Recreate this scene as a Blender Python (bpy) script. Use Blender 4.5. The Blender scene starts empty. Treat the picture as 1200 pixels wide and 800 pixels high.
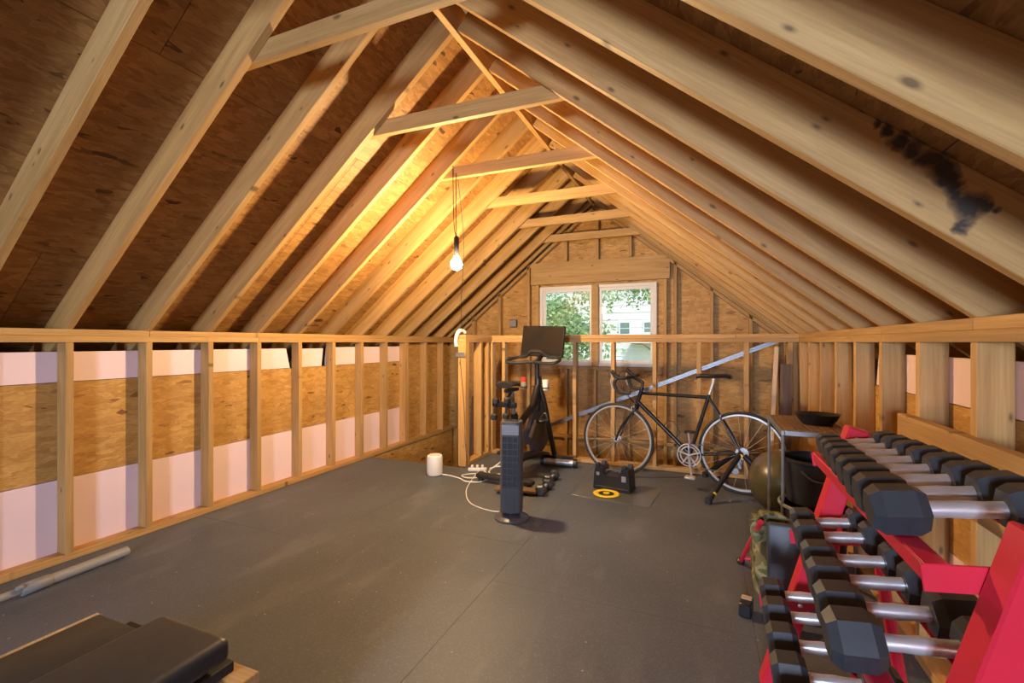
import bpy, bmesh, math, random
from mathutils import Vector, Matrix, noise
R = math.radians
random.seed(4)
sc = bpy.context.scene
C = sc.collection

# ------------------------------------------------------------------ camera
YAW = 22.62
cam = bpy.data.objects.new('camera', bpy.data.cameras.new('camera'))
C.objects.link(cam)
cam.location = (0, 0, 1.24)
cam.rotation_euler = (R(90), 0, R(YAW))
cam.data.sensor_width = 36
cam.data.lens = 36 * 540 / 1200
cam.data.shift_y = 1 / 1200
cam.data.clip_start = 0.02
sc.camera = cam

# ------------------------------------------------------------------ sky and daylight
world = bpy.data.worlds.new('sky')
sc.world = world
world.use_nodes = True
wn = world.node_tree
bg = wn.nodes['Background']
sky = wn.nodes.new('ShaderNodeTexSky')
sky.sky_type = 'NISHITA'
sky.sun_disc = False
sky.sun_elevation = R(48)
sky.sun_rotation = R(100)
sky.air_density = 1.2
sky.dust_density = 3.0
wn.links.new(sky.outputs[0], bg.inputs[0])
bg.inputs[1].default_value = 0.36
# sun high over the right-hand roof side: lights the street, not the room
sun = bpy.data.objects.new('sun', bpy.data.lights.new('sun', 'SUN'))
C.objects.link(sun)
sun.data.energy = 2.2
sun.data.angle = R(3)
sun.rotation_euler = (R(34), R(28), 0)
# daylight entering by the window in the gable behind the camera
day = bpy.data.objects.new('daylight', bpy.data.lights.new('daylight', 'AREA'))
C.objects.link(day)
day.data.shape = 'RECTANGLE'
day.data.size = 0.62
day.data.size_y = 1.05
day.data.energy = 500
day.data.color = (0.67, 0.76, 1.0)
day.location = (-.50, -3.57, 1.25)
day.rotation_euler = (R(90), 0, 0)
BULB_STRENGTH = 1550

vs = sc.view_settings
sc.display_settings.display_device = 'sRGB'
vs.view_transform = 'Standard'
vs.look = 'None'
vs.gamma = 1
vs.use_curve_mapping = False
vs.exposure = 0.55

# ------------------------------------------------------------------ materials
def newmat(name):
    m = bpy.data.materials.new(name)
    m.use_nodes = True
    nt = m.node_tree
    return m, nt, nt.nodes['Principled BSDF']

def nd(nt, kind, **kw):
    n = nt.nodes.new(kind)
    for k, v in kw.items():
        setattr(n, k, v)
    return n

def plain(name, col, rough=0.5, metal=0.0, var=0.12, scale=25, bump=0.0, spec=0.5):
    """one colour, slightly mottled by noise"""
    m, nt, b = newmat(name)
    tc = nd(nt, 'ShaderNodeTexCoord')
    no = nd(nt, 'ShaderNodeTexNoise')
    no.inputs['Scale'].default_value = scale
    no.inputs['Detail'].default_value = 4
    nt.links.new(tc.outputs['Object'], no.inputs['Vector'])
    mx = nd(nt, 'ShaderNodeMix', data_type='RGBA')
    mx.inputs[6].default_value = (*[c * (1 - var) for c in col], 1)
    mx.inputs[7].default_value = (*[min(1, c * (1 + var)) for c in col], 1)
    nt.links.new(no.outputs['Fac'], mx.inputs[0])
    nt.links.new(mx.outputs[2], b.inputs['Base Color'])
    b.inputs['Roughness'].default_value = rough
    b.inputs['Metallic'].default_value = metal
    b.inputs['Specular IOR Level'].default_value = spec
    if bump:
        bp = nd(nt, 'ShaderNodeBump')
        bp.inputs['Strength'].default_value = bump
        bp.inputs['Distance'].default_value = 0.004
        nt.links.new(no.outputs['Fac'], bp.inputs['Height'])
        nt.links.new(bp.outputs[0], b.inputs['Normal'])
    return m

def rnd_coord(nt):
    tc = nd(nt, 'ShaderNodeTexCoord')
    oi = nd(nt, 'ShaderNodeObjectInfo')
    mul = nd(nt, 'ShaderNodeMath', operation='MULTIPLY')
    mul.inputs[1].default_value = 37.0
    nt.links.new(oi.outputs['Random'], mul.inputs[0])
    add = nd(nt, 'ShaderNodeVectorMath', operation='ADD')
    nt.links.new(tc.outputs['Object'], add.inputs[0])
    nt.links.new(mul.outputs[0], add.inputs[1])
    return add.outputs[0], oi.outputs['Random']

def scaled(nt, vec, s, rot=0):
    mp = nd(nt, 'ShaderNodeMapping')
    mp.inputs['Scale'].default_value = s
    mp.inputs['Rotation'].default_value = (0, 0, rot)
    nt.links.new(vec, mp.inputs['Vector'])
    return mp.outputs[0]

def ramp(nt, fac, stops, interp='LINEAR'):
    r = nd(nt, 'ShaderNodeValToRGB')
    r.color_ramp.interpolation = interp
    while len(r.color_ramp.elements) < len(stops):
        r.color_ramp.elements.new(0.5)
    for e, (p, c) in zip(r.color_ramp.elements, stops):
        e.position = p
        e.color = (*c, 1)
    nt.links.new(fac, r.inputs[0])
    return r.outputs[0]

def mixc(nt, fac, a, b, mode='MIX'):
    mx = nd(nt, 'ShaderNodeMix', data_type='RGBA', blend_type=mode)
    for sock, v in ((mx.inputs[0], fac), (mx.inputs[6], a), (mx.inputs[7], b)):
        if isinstance(v, (int, float)):
            sock.default_value = v
        elif isinstance(v, tuple):
            sock.default_value = (*v, 1)
        else:
            nt.links.new(v, sock)
    return mx.outputs[2]

def stain_mask(nt, segs, width):
    """black water stain with a shape of its own, following short strokes in the roof"""
    geo = nd(nt, 'ShaderNodeNewGeometry')
    no = nd(nt, 'ShaderNodeTexNoise')
    no.inputs['Scale'].default_value = 16
    no.inputs['Detail'].default_value = 5
    nt.links.new(geo.outputs['Position'], no.inputs['Vector'])
    wob = nd(nt, 'ShaderNodeVectorMath', operation='MULTIPLY_ADD')
    nt.links.new(no.outputs['Color'], wob.inputs[0])
    wob.inputs[1].default_value = (.075, .075, .075)
    sub = nd(nt, 'ShaderNodeVectorMath', operation='SUBTRACT')
    nt.links.new(geo.outputs['Position'], sub.inputs[0])
    sub.inputs[1].default_value = (.0375, .0375, .0375)
    nt.links.new(sub.outputs[0], wob.inputs[2])
    out = None
    for p, r in segs:
        d = nd(nt, 'ShaderNodeVectorMath', operation='DISTANCE')
        nt.links.new(wob.outputs[0], d.inputs[0])
        d.inputs[1].default_value = p
        mr = nd(nt, 'ShaderNodeMath', operation='DIVIDE')
        nt.links.new(d.outputs['Value'], mr.inputs[0])
        mr.inputs[1].default_value = r
        if out is None:
            out = mr.outputs[0]
        else:
            mn = nd(nt, 'ShaderNodeMath', operation='MINIMUM')
            nt.links.new(out, mn.inputs[0])
            nt.links.new(mr.outputs[0], mn.inputs[1])
            out = mn.outputs[0]
    ad = nd(nt, 'ShaderNodeMath', operation='MULTIPLY_ADD')
    nt.links.new(no.outputs['Fac'], ad.inputs[0])
    ad.inputs[1].default_value = 1.0
    nt.links.new(out, ad.inputs[2])
    sb = nd(nt, 'ShaderNodeMath', operation='SUBTRACT')
    nt.links.new(ad.outputs[0], sb.inputs[0])
    sb.inputs[1].default_value = .5
    return ramp(nt, sb.outputs[0], [(0.45 * width, (.93, .93, .93)), (.8, (.5, .5, .5)), (1.0, (0, 0, 0))])

STAIN_PATH = [(.372, 1.43, 1.825), (.425, 1.43, 1.772), (.476, 1.43, 1.715), (.525, 1.43, 1.66), (.558, 1.43, 1.61), (.581, 1.43, 1.575), (.612, 1.43, 1.557), (.657, 1.43, 1.542)]
STAIN_PATH2 = [(.581, 1.43, 1.575), (.589, 1.43, 1.546), (.577, 1.43, 1.525), (.560, 1.43, 1.50)]
def stain_points(path, rads):
    out = []
    for i in range(len(path) - 1):
        for k in range(2):
            t = k / 2
            out.append((tuple(a + (b - a) * t for a, b in zip(path[i], path[i + 1])), rads[i] + (rads[i + 1] - rads[i]) * t))
    return out
STAIN = stain_points(STAIN_PATH, [.010, .022, .032, .036, .030, .026, .020, .010]) + stain_points(STAIN_PATH2, [.04, .032, .028, .012])

def wood(name, lo, mid, hi, knot=1.0, rough=0.62, stain=None, bump=0.15):
    m, nt, b = newmat(name)
    v, rnd = rnd_coord(nt)
    n1 = nd(nt, 'ShaderNodeTexNoise')
    n1.inputs['Scale'].default_value = 1.0
    n1.inputs['Detail'].default_value = 6
    n1.inputs['Roughness'].default_value = 0.6
    n1.inputs['Distortion'].default_value = 0.8
    nt.links.new(scaled(nt, v, (1.1, 16, 16)), n1.inputs['Vector'])
    col = ramp(nt, n1.outputs['Fac'], [(0.28, lo), (0.52, mid), (0.75, hi)])
    n2 = nd(nt, 'ShaderNodeTexNoise')
    n2.inputs['Scale'].default_value = 1.0
    n2.inputs['Detail'].default_value = 3
    nt.links.new(scaled(nt, v, (5, 150, 150)), n2.inputs['Vector'])
    fine = ramp(nt, n2.outputs['Fac'], [(0.3, (0.78, 0.76, 0.74)), (0.7, (1.08, 1.08, 1.08))])
    col = mixc(nt, 0.7, col, fine, 'MULTIPLY')
    # board-to-board variation
    bv = ramp(nt, rnd, [(0.0, (0.84, 0.82, 0.80)), (0.5, (1, 1, 1)), (1.0, (1.06, 1.0, 0.93))])
    col = mixc(nt, 1.0, col, bv, 'MULTIPLY')
    if knot:
        vo = nd(nt, 'ShaderNodeTexVoronoi', voronoi_dimensions='2D')
        vo.inputs['Scale'].default_value = 1.0
        nt.links.new(scaled(nt, v, (3.4, 8, 1)), vo.inputs['Vector'])
        sp_ = nd(nt, 'ShaderNodeSeparateColor')
        nt.links.new(vo.outputs['Color'], sp_.inputs[0])
        gt = nd(nt, 'ShaderNodeMath', operation='MULTIPLY_ADD')      # knots differ in size, some cells have none
        nt.links.new(sp_.outputs[0], gt.inputs[0])
        gt.inputs[1].default_value = .11
        nt.links.new(vo.outputs['Distance'], gt.inputs[2])
        kn = ramp(nt, gt.outputs[0], [(0.045, (1, 1, 1)), (0.066, (0.5, 0.5, 0.5)), (0.10, (0, 0, 0))])
        f = nd(nt, 'ShaderNodeMath', operation='MULTIPLY')
        nt.links.new(kn, f.inputs[0])
        f.inputs[1].default_value = 0.8 * knot
        col = mixc(nt, f.outputs[0], col, tuple(c * 0.22 for c in lo))
    if stain:
        col = mixc(nt, stain_mask(nt, stain, 1.0), col, (0.012, 0.013, 0.016))
    nt.links.new(col, b.inputs['Base Color'])
    b.inputs['Roughness'].default_value = rough
    bp = nd(nt, 'ShaderNodeBump')
    bp.inputs['Strength'].default_value = bump
    bp.inputs['Distance'].default_value = 0.002
    nt.links.new(n2.outputs['Fac'], bp.inputs['Height'])
    nt.links.new(bp.outputs[0], b.inputs['Normal'])
    return m

def osb(name, dark, mid, light, stain=None):
    m, nt, b = newmat(name)
    v, rnd = rnd_coord(nt)
    wp = nd(nt, 'ShaderNodeTexNoise')
    wp.inputs['Scale'].default_value = 9
    nt.links.new(v, wp.inputs['Vector'])
    wv = nd(nt, 'ShaderNodeVectorMath', operation='MULTIPLY_ADD')
    nt.links.new(wp.outputs['Color'], wv.inputs[0])
    wv.inputs[1].default_value = (.03, .03, .03)
    nt.links.new(v, wv.inputs[2])
    outs = []
    for rot, sc_ in ((0.5, (12, 40, 5)), (-0.7, (13, 44, 5)), (1.4, (12, 38, 5))):
        vo = nd(nt, 'ShaderNodeTexVoronoi')
        vo.inputs['Scale'].default_value = 1.0
        nt.links.new(scaled(nt, wv.outputs[0], sc_, rot), vo.inputs['Vector'])
        sep = nd(nt, 'ShaderNodeSeparateColor')
        nt.links.new(vo.outputs['Color'], sep.inputs[0])
        outs.append(sep.outputs)
    sel = nd(nt, 'ShaderNodeMath', operation='GREATER_THAN')
    nt.links.new(outs[1][1], sel.inputs[0]); sel.inputs[1].default_value = .5
    sel2 = nd(nt, 'ShaderNodeMath', operation='GREATER_THAN')
    nt.links.new(outs[2][1], sel2.inputs[0]); sel2.inputs[1].default_value = .68
    a = mixc(nt, sel.outputs[0], outs[0][0], outs[1][0])
    a = mixc(nt, sel2.outputs[0], a, outs[2][0])
    col = ramp(nt, a, [(0.0, dark), (0.03, mid), (0.55, tuple((x + y) / 2 for x, y in zip(mid, light))), (1.0, light)])
    fb = nd(nt, 'ShaderNodeTexNoise')
    fb.inputs['Scale'].default_value = 1.0
    fb.inputs['Detail'].default_value = 4
    nt.links.new(scaled(nt, v, (35, 160, 20), .35), fb.inputs['Vector'])
    fine = ramp(nt, fb.outputs['Fac'], [(0.3, (0.72, 0.7, 0.68)), (0.7, (1.1, 1.1, 1.1))])
    col = mixc(nt, .8, col, fine, 'MULTIPLY')
    big = nd(nt, 'ShaderNodeTexNoise')
    big.inputs['Scale'].default_value = 2.2
    big.inputs['Detail'].default_value = 3
    nt.links.new(v, big.inputs['Vector'])
    col = mixc(nt, 1.0, col, ramp(nt, big.outputs['Fac'], [(0.3, (.82, .80, .78)), (0.7, (1.08, 1.08, 1.08))]), 'MULTIPLY')
    if stain:
        col = mixc(nt, stain_mask(nt, stain, 1.0), col, (0.012, 0.013, 0.016))
    nt.links.new(col, b.inputs['Base Color'])
    b.inputs['Roughness'].default_value = 0.6
    bp = nd(nt, 'ShaderNodeBump')
    bp.inputs['Strength'].default_value = 0.35
    bp.inputs['Distance'].default_value = 0.003
    nt.links.new(a, bp.inputs['Height'])
    nt.links.new(bp.outputs[0], b.inputs['Normal'])
    return m

def rubber_floor():
    m, nt, b = newmat('rubber_floor')
    tc = nd(nt, 'ShaderNodeTexCoord')
    geo = nd(nt, 'ShaderNodeNewGeometry')
    pos = geo.outputs['Position']
    n1 = nd(nt, 'ShaderNodeTexNoise'); n1.inputs['Scale'].default_value = 1.3; n1.inputs['Detail'].default_value = 5
    nt.links.new(pos, n1.inputs['Vector'])
    col = ramp(nt, n1.outputs['Fac'], [(0.3, (.062, .076, .098)), (0.7, (.104, .122, .150))])
    n3 = nd(nt, 'ShaderNodeTexNoise'); n3.inputs['Scale'].default_value = 1.0; n3.inputs['Detail'].default_value = 6
    nt.links.new(scaled(nt, pos, (5, 1.6, 1), .5), n3.inputs['Vector'])
    col = mixc(nt, ramp(nt, n3.outputs['Fac'], [(.56, (0, 0, 0)), (.8, (.6, .6, .6))]), col, (.19, .20, .215))
    vo = nd(nt, 'ShaderNodeTexVoronoi'); vo.inputs['Scale'].default_value = 230
    nt.links.new(pos, vo.inputs['Vector'])
    sep = nd(nt, 'ShaderNodeSeparateColor'); nt.links.new(vo.outputs['Color'], sep.inputs[0])
    fl = ramp(nt, sep.outputs[0], [(0.86, (0, 0, 0)), (0.9, (1, 1, 1))])
    col = mixc(nt, mixc(nt, 1.0, fl, (.28, .28, .28), 'MULTIPLY'), col, (.24, .24, .25))
    vb = nd(nt, 'ShaderNodeTexVoronoi'); vb.inputs['Scale'].default_value = 12
    nt.links.new(pos, vb.inputs['Vector'])
    col = mixc(nt, ramp(nt, vb.outputs['Distance'], [(.035, (.8, .8, .8)), (.06, (0, 0, 0))]), col, (.42, .40, .38))
    nt.links.new(col, b.inputs['Base Color'])
    b.inputs['Roughness'].default_value = 0.52
    n4 = nd(nt, 'ShaderNodeTexNoise'); n4.inputs['Scale'].default_value = 260
    nt.links.new(pos, n4.inputs['Vector'])
    bp = nd(nt, 'ShaderNodeBump'); bp.inputs['Strength'].default_value = .35; bp.inputs['Distance'].default_value = .002
    nt.links.new(n4.outputs['Fac'], bp.inputs['Height'])
    nt.links.new(bp.outputs[0], b.inputs['Normal'])
    return m

def camo():
    m, nt, b = newmat('olive_camouflage')
    tc = nd(nt, 'ShaderNodeTexCoord')
    no = nd(nt, 'ShaderNodeTexNoise'); no.inputs['Scale'].default_value = 11; no.inputs['Detail'].default_value = 2
    nt.links.new(tc.outputs['Object'], no.inputs['Vector'])
    col = ramp(nt, no.outputs['Fac'], [(0.0, (.05, .05, .025)), (.45, (.16, .15, .06)), (.56, (.30, .26, .12)), (.64, (.10, .11, .05))], 'CONSTANT')
    nt.links.new(col, b.inputs['Base Color']); b.inputs['Roughness'].default_value = .8
    return m

def ball_mat():
    m, nt, b = newmat('marbled_green_brown')
    tc = nd(nt, 'ShaderNodeTexCoord')
    no = nd(nt, 'ShaderNodeTexNoise'); no.inputs['Scale'].default_value = 5; no.inputs['Detail'].default_value = 4
    nt.links.new(tc.outputs['Object'], no.inputs['Vector'])
    col = ramp(nt, no.outputs['Fac'], [(.35, (.045, .06, .022)), (.5, (.075, .062, .028)), (.65, (.13, .09, .05))])
    nt.links.new(col, b.inputs['Base Color']); b.inputs['Roughness'].default_value = .3
    return m

def leaf_mat(name, c1, c2):
    m, nt, b = newmat(name)
    geo = nd(nt, 'ShaderNodeNewGeometry')
    col = ramp(nt, geo.outputs['Random Per Island'], [(0, c1), (1, c2)])
    nt.links.new(col, b.inputs['Base Color']); b.inputs['Roughness'].default_value = .6
    b.inputs['Transmission Weight'].default_value = 0
    tr = nd(nt, 'ShaderNodeBsdfTranslucent'); nt.links.new(col, tr.inputs[0])
    ms = nd(nt, 'ShaderNodeMixShader'); ms.inputs[0].default_value = .4
    nt.links.new(b.outputs[0], ms.inputs[1]); nt.links.new(tr.outputs[0], ms.inputs[2])
    nt.links.new(ms.outputs[0], nt.nodes['Material Output'].inputs[0])
    return m

def glass_mat():
    m, nt, b = newmat('window_glass')
    nt.nodes.remove(b)
    tr = nd(nt, 'ShaderNodeBsdfTransparent'); tr.inputs[0].default_value = (.95, .97, .97, 1)
    gl = nd(nt, 'ShaderNodeBsdfGlossy'); gl.inputs['Roughness'].default_value = .02
    ms = nd(nt, 'ShaderNodeMixShader'); ms.inputs[0].default_value = .06
    nt.links.new(tr.outputs[0], ms.inputs[1]); nt.links.new(gl.outputs[0], ms.inputs[2])
    nt.links.new(ms.outputs[0], nt.nodes['Material Output'].inputs[0])
    return m

def emis(name, col, s):
    m, nt, b = newmat(name)
    nt.nodes.remove(b)
    e = nd(nt, 'ShaderNodeEmission'); e.inputs[0].default_value = (*col, 1); e.inputs[1].default_value = s
    nt.links.new(e.outputs[0], nt.nodes['Material Output'].inputs[0])
    return m

PL, PM, PH = (.39, .222, .074), (.51, .308, .105), (.59, .385, .152)
M = dict(
    pine=wood('pine_lumber', PL, PM, PH),
    pine_stained=wood('pine_lumber_stained', PL, PM, PH, stain=STAIN),
    pine_pale=wood('pine_pale', (.50, .38, .25), (.62, .49, .34), (.72, .60, .44), knot=.3),
    brown_wood=wood('brown_board', (.12, .065, .03), (.19, .11, .055), (.26, .16, .085), knot=.4),
    plywood=wood('plywood', (.46, .29, .12), (.58, .38, .17), (.68, .48, .25), knot=.2),
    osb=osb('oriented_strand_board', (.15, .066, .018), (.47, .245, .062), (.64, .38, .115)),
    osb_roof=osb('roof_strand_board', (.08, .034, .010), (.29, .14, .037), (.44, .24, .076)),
    osb_stained=osb('roof_strand_board_stained', (.08, .034, .010), (.29, .14, .037), (.44, .24, .076), stain=STAIN),
    foam=plain('pink_foam_board', (.86, .68, .73), .55, var=.05, scale=3),
    floor=rubber_floor(),
    subfloor=plain('subfloor', (.25, .16, .08), .8),
    rubber=plain('black_rubber', (.034, .039, .046), .40, var=.3, scale=40),
    black=plain('black_plastic', (.016, .016, .018), .35, var=.3),
    matte=plain('matte_black', (.02, .02, .022), .65, var=.3),
    blackm=plain('black_painted_metal', (.014, .014, .016), .28, var=.2),
    vinyl=plain('charcoal_vinyl', (.040, .050, .062), .42, var=.25, scale=30, bump=.1),
    grey=plain('grey_plastic', (.25, .25, .26), .45),
    greyd=plain('dark_grey_plastic', (.07, .075, .085), .4),
    white=plain('white_plastic', (.80, .79, .76), .4, var=.03),
    vinylw=plain('white_vinyl_frame', (.74, .72, .68), .4, var=.03),
    red=plain('red_enamel', (.62, .018, .045), .32, var=.06, scale=8),
    redp=plain('red_cap', (.65, .05, .03), .4),
    chrome=plain('chrome', (.86, .87, .89), .30, metal=.7, var=.04, scale=120),
    steel=plain('galvanised_steel', (.30, .32, .34), .42, metal=.8, var=.15, scale=30),
    alu=plain('brushed_aluminium', (.70, .71, .73), .30, metal=.65, var=.06),
    yellow=plain('yellow_plastic', (.80, .58, .03), .45, var=.05),
    screen=plain('dark_screen', (.02, .018, .016), .10, var=.1),
    glass=glass_mat(),
    bulb=emis('lit_bulb', (1.0, .68, .34), BULB_STRENGTH),
    camo=camo(), ball=ball_mat(),
    greypipe=plain('grey_pipe', (.30, .295, .27), .45, var=.15, scale=12),
    bark=plain('bark', (.16, .12, .085), .9, var=.35, scale=8),
    leaf=leaf_mat('leaf_green', (.09, .19, .06), (.30, .44, .20)),
    leaf2=leaf_mat('leaf_pale', (.14, .24, .10), (.36, .48, .30)),
    siding=plain('pale_siding', (.72, .66, .60), .7, var=.04, scale=3),
    trim=plain('white_trim', (.82, .82, .80), .6, var=.03),
    roofing=plain('grey_shingles', (.30, .28, .27), .9, var=.2),
    darkglass=plain('house_glass', (.16, .22, .20), .15, var=.2, scale=2),
    grass=plain('lawn', (.14, .22, .07), .9, var=.3, scale=3),
    sheet=plain('grey_vinyl_sheet', (.10, .107, .11), .3, var=.1),
    tan=plain('tan_foot', (.45, .34, .22), .6),
)

# ------------------------------------------------------------------ mesh helpers
class MB:
    def __init__(s):
        s.v = []; s.f = []
    def add(s, vs, fs):
        o = len(s.v)
        s.v += [Vector(v) for v in vs]
        s.f += [[i + o for i in f] for f in fs]
        return s
    def box(s, c, d, bev=0.0, rot=None, seg=1):
        bm = bmesh.new()
        bmesh.ops.create_cube(bm, size=1, matrix=Matrix.Diagonal((*d, 1)))
        if bev:
            bmesh.ops.bevel(bm, geom=list(bm.edges), offset=min(bev, .49 * min(d)), segments=seg, profile=.5, affect='EDGES')
        mt = Matrix.Translation(c) @ (rot.to_4x4() if rot else Matrix())
        bm.verts.index_update()
        s.add([mt @ v.co for v in bm.verts], [[v.index for v in f.verts] for f in bm.faces])
        bm.free()
        return s
    def ring_sweep(s, rings, closed=False, caps=True):
        n = len(rings[0]); o = len(s.v)
        for r in rings:
            s.v += [Vector(p) for p in r]
        m = len(rings)
        for i in range(m if closed else m - 1):
            a = o + i * n; b = o + ((i + 1) % m) * n
            for j in range(n):
                k = (j + 1) % n
                s.f.append([a + j, a + k, b + k, b + j])
        if caps and not closed:
            s.f.append([o + j for j in reversed(range(n))])
            s.f.append([o + (m - 1) * n + j for j in range(n)])
        return s
    def tube(s, pts, r, n=8, closed=False, flat=1.0):
        pts = [Vector(p) for p in pts]
        rings = []
        m = len(pts)
        prev = None
        for i, p in enumerate(pts):
            if closed:
                t = (pts[(i + 1) % m] - pts[i - 1]).normalized()
            else:
                t = (pts[min(i + 1, m - 1)] - pts[max(i - 1, 0)]).normalized()
            if prev is None:
                u = Vector((0, 0, 1)) if abs(t.z) < .9 else Vector((1, 0, 0))
                u = (u - t * u.dot(t)).normalized()
            else:
                u = (prev - t * prev.dot(t)).normalized()
            prev = u
            w = t.cross(u)
            rr = r[i] if isinstance(r, (list, tuple)) else r
            rings.append([p + u * (math.cos(2 * math.pi * j / n) * rr) + w * (math.sin(2 * math.pi * j / n) * rr * flat) for j in range(n)])
        return s.ring_sweep(rings, closed)
    def cyl(s, p0, p1, r0, r1=None, n=16):
        return s.tube([p0, p1], [r0, r0 if r1 is None else r1], n)
    def lathe(s, prof, n=24, mt=Matrix(), caps=True):
        rings = []
        for r, z in prof:
            rings.append([mt @ Vector((r * math.cos(2 * math.pi * j / n), r * math.sin(2 * math.pi * j / n), z)) for j in range(n)])
        return s.ring_sweep(rings, False, caps)
    def prism(s, poly, z0, z1, mt=Matrix()):
        return s.ring_sweep([[mt @ Vector((x, y, z0)) for x, y in poly], [mt @ Vector((x, y, z1)) for x, y in poly]])
    def torus(s, c, axis, R_, r, n=48, k=8, flat=1.0):
        c = Vector(c); ax = Vector(axis).normalized()
        u = ax.orthogonal().normalized(); w = ax.cross(u)
        rings = []
        for i in range(n):
            a = 2 * math.pi * i / n
            d = u * math.cos(a) + w * math.sin(a)
            rings.append([c + d * (R_ + r * math.cos(2 * math.pi * j / k)) + ax * (r * flat * math.sin(2 * math.pi * j / k)) for j in range(k)])
        return s.ring_sweep(rings, True)
    def mesh(s, name, mat, smooth=40):
        me = bpy.data.meshes.new(name)
        me.from_pydata([tuple(v) for v in s.v], [], s.f)
        bm = bmesh.new(); bm.from_mesh(me)
        bmesh.ops.recalc_face_normals(bm, faces=bm.faces)
        bm.to_mesh(me); bm.free()
        if smooth:
            for p in me.polygons:
                p.use_smooth = True
            me.set_sharp_from_angle(angle=R(smooth))
        me.materials.append(M[mat])
        return me
    def build(s, name, mat, parent=None, smooth=40):
        return link(name, s.mesh(name, mat, smooth), parent)

def link(name, me, parent=None):
    o = bpy.data.objects.new(name, me)
    C.objects.link(o)
    o.parent = parent
    return o

def empty(name, loc=(0, 0, 0), rz=0, kind=None):
    o = bpy.data.objects.new(name, None)
    o.empty_display_size = .1
    C.objects.link(o)
    o.location = loc
    o.rotation_euler = (0, 0, rz)
    if kind:
        o['kind'] = kind
    return o

def tag(o, label, cat, group=None, kind=None):
    o['label'] = label; o['category'] = cat
    if group: o['group'] = group
    if kind: o['kind'] = kind
    return o

_cache = {}
def board(name, p0, p1, w, t, up, mat, parent, bev=.0022):
    """a length of lumber: local x along the grain, local y = width towards 'up', local z = thickness"""
    p0 = Vector(p0); p1 = Vector(p1); ax = p1 - p0; L = ax.length; ax.normalize()
    up = Vector(up); up = (up - ax * up.dot(ax)).normalized()
    nz = ax.cross(up)
    key = (name, round(L, 4), round(w, 4), round(t, 4), mat)
    if key not in _cache:
        _cache[key] = MB().box((0, 0, 0), (L, w, t), bev).mesh(name, mat, 0)
    o = link(name, _cache[key], parent)
    o.matrix_world = Matrix((( ax.x, up.x, nz.x, 0), (ax.y, up.y, nz.y, 0), (ax.z, up.z, nz.z, 0), (0, 0, 0, 1)))
    o.location = (p0 + p1) / 2
    return o

def poly_panel(name, pts, n, th, mat, parent):
    """sheet cut to an outline; pts in the wall plane, pushed 'th' along n; local x,y lie in the sheet"""
    pts = [Vector(p) for p in pts]; n = Vector(n).normalized()
    x = Vector((0, 0, 1)).cross(n) if abs(n.z) < .5 else Vector((0, 1, 0))
    x = (x - n * x.dot(n)).normalized(); y = n.cross(x)
    c = sum(pts, Vector()) / len(pts)
    mw = Matrix(((x.x, y.x, n.x, c.x), (x.y, y.y, n.y, c.y), (x.z, y.z, n.z, c.z), (0, 0, 0, 1)))
    inv = mw.inverted()
    loc = [inv @ p for p in pts]
    o = MB().prism([(p.x, p.y) for p in loc], 0, th).build(name, mat, parent, 0)
    o.matrix_world = mw
    return o

def bez(pts, n=8):
    """smooth path through points (Catmull-Rom)"""
    P = [Vector(p) for p in pts]; out = []
    for i in range(len(P) - 1):
        p0 = P[max(i - 1, 0)]; p1 = P[i]; p2 = P[i + 1]; p3 = P[min(i + 2, len(P) - 1)]
        for k in range(n):
            t = k / n
            out.append(.5 * ((2 * p1) + (p2 - p0) * t + (2 * p0 - 5 * p1 + 4 * p2 - p3) * t * t + (3 * p1 - p0 - 3 * p2 + p3) * t ** 3))
    out.append(P[-1])
    return out

# ------------------------------------------------------------------ the attic shell
XL, XR = -3.33, 0.766            # faces of the knee walls
XC = (XL + XR) / 2
YB, YF = 5.80, -3.40             # faces of the gables
ZP = 1.24                        # underside of the top plates
SL = 0.816                       # roof slope
ZR = 1.316 + SL * (XR - XC)      # rafter undersides at the ridge
ANG = math.atan(SL); CA, SA = math.cos(ANG), math.sin(ANG)
RD = 0.149                       # rafter depth
S0, DS = 1.449, 0.4064           # first stud in view and 16 inch spacing
def zroof(x): return ZR - SL * abs(x - XC)
YS = [S0 + DS * k for k in range(-11, 11)]

floor = empty('floor', (0, 0, -.25), 0, 'structure')
MB().box((XC, (YF - .1 + 4.05) / 2, -.125 + .25 - .008), (7.6, 4.15 - YF, .25)).build('subfloor', 'subfloor', floor)
floor['label'] = 'black rubber matted attic floor'
fx = MB().box(((-2.19 + 2.5) / 2, (4.05 + 4.77) / 2, -.133 + .25), (4.69, .72, .25)).build('subfloor', 'subfloor', floor)
MB().box(((-3.42 - 5.08) / 2, 5.0, -.133 + .25), (1.66, 1.9, .25)).build('subfloor', 'subfloor', floor)
MB().box(((.86 + 2.5) / 2, 5.35, -.133 + .25), (1.64, 1.16, .25)).build('subfloor', 'subfloor', floor)
MB().box((-1.3, 5.2, -1.15), (4.3, 2.6, .06)).build('stair_landing', 'subfloor', floor)
cols = [XL - .005, -2.235, -1.02, .20, XR + .005]
rows = [YF, -1.48, .35, 2.18, 4.02]
def mat_piece(x0, x1, y0, y1):
    g = .0005
    o = MB().box(((x0 + x1) / 2, (y0 + y1) / 2, .246), (x1 - x0 - 2 * g, y1 - y0 - 2 * g, .008), .0006).build('rubber_mat', 'floor', floor, 0)
for i in range(4):
    off = (.0, .45, 0, .6)[i]
    ys = [YF] + [min(y + off, 4.02) for y in rows[1:-1]] + [4.02]
    for a, b in zip(ys[:-1], ys[1:]):
        mat_piece(cols[i], cols[i + 1], a, b)
    if i > 0:
        mat_piece(cols[i] if i > 1 else -2.19, cols[i + 1], 4.02, 4.66)
mat_piece(-2.235, -2.19, 4.02, 4.025)

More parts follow.
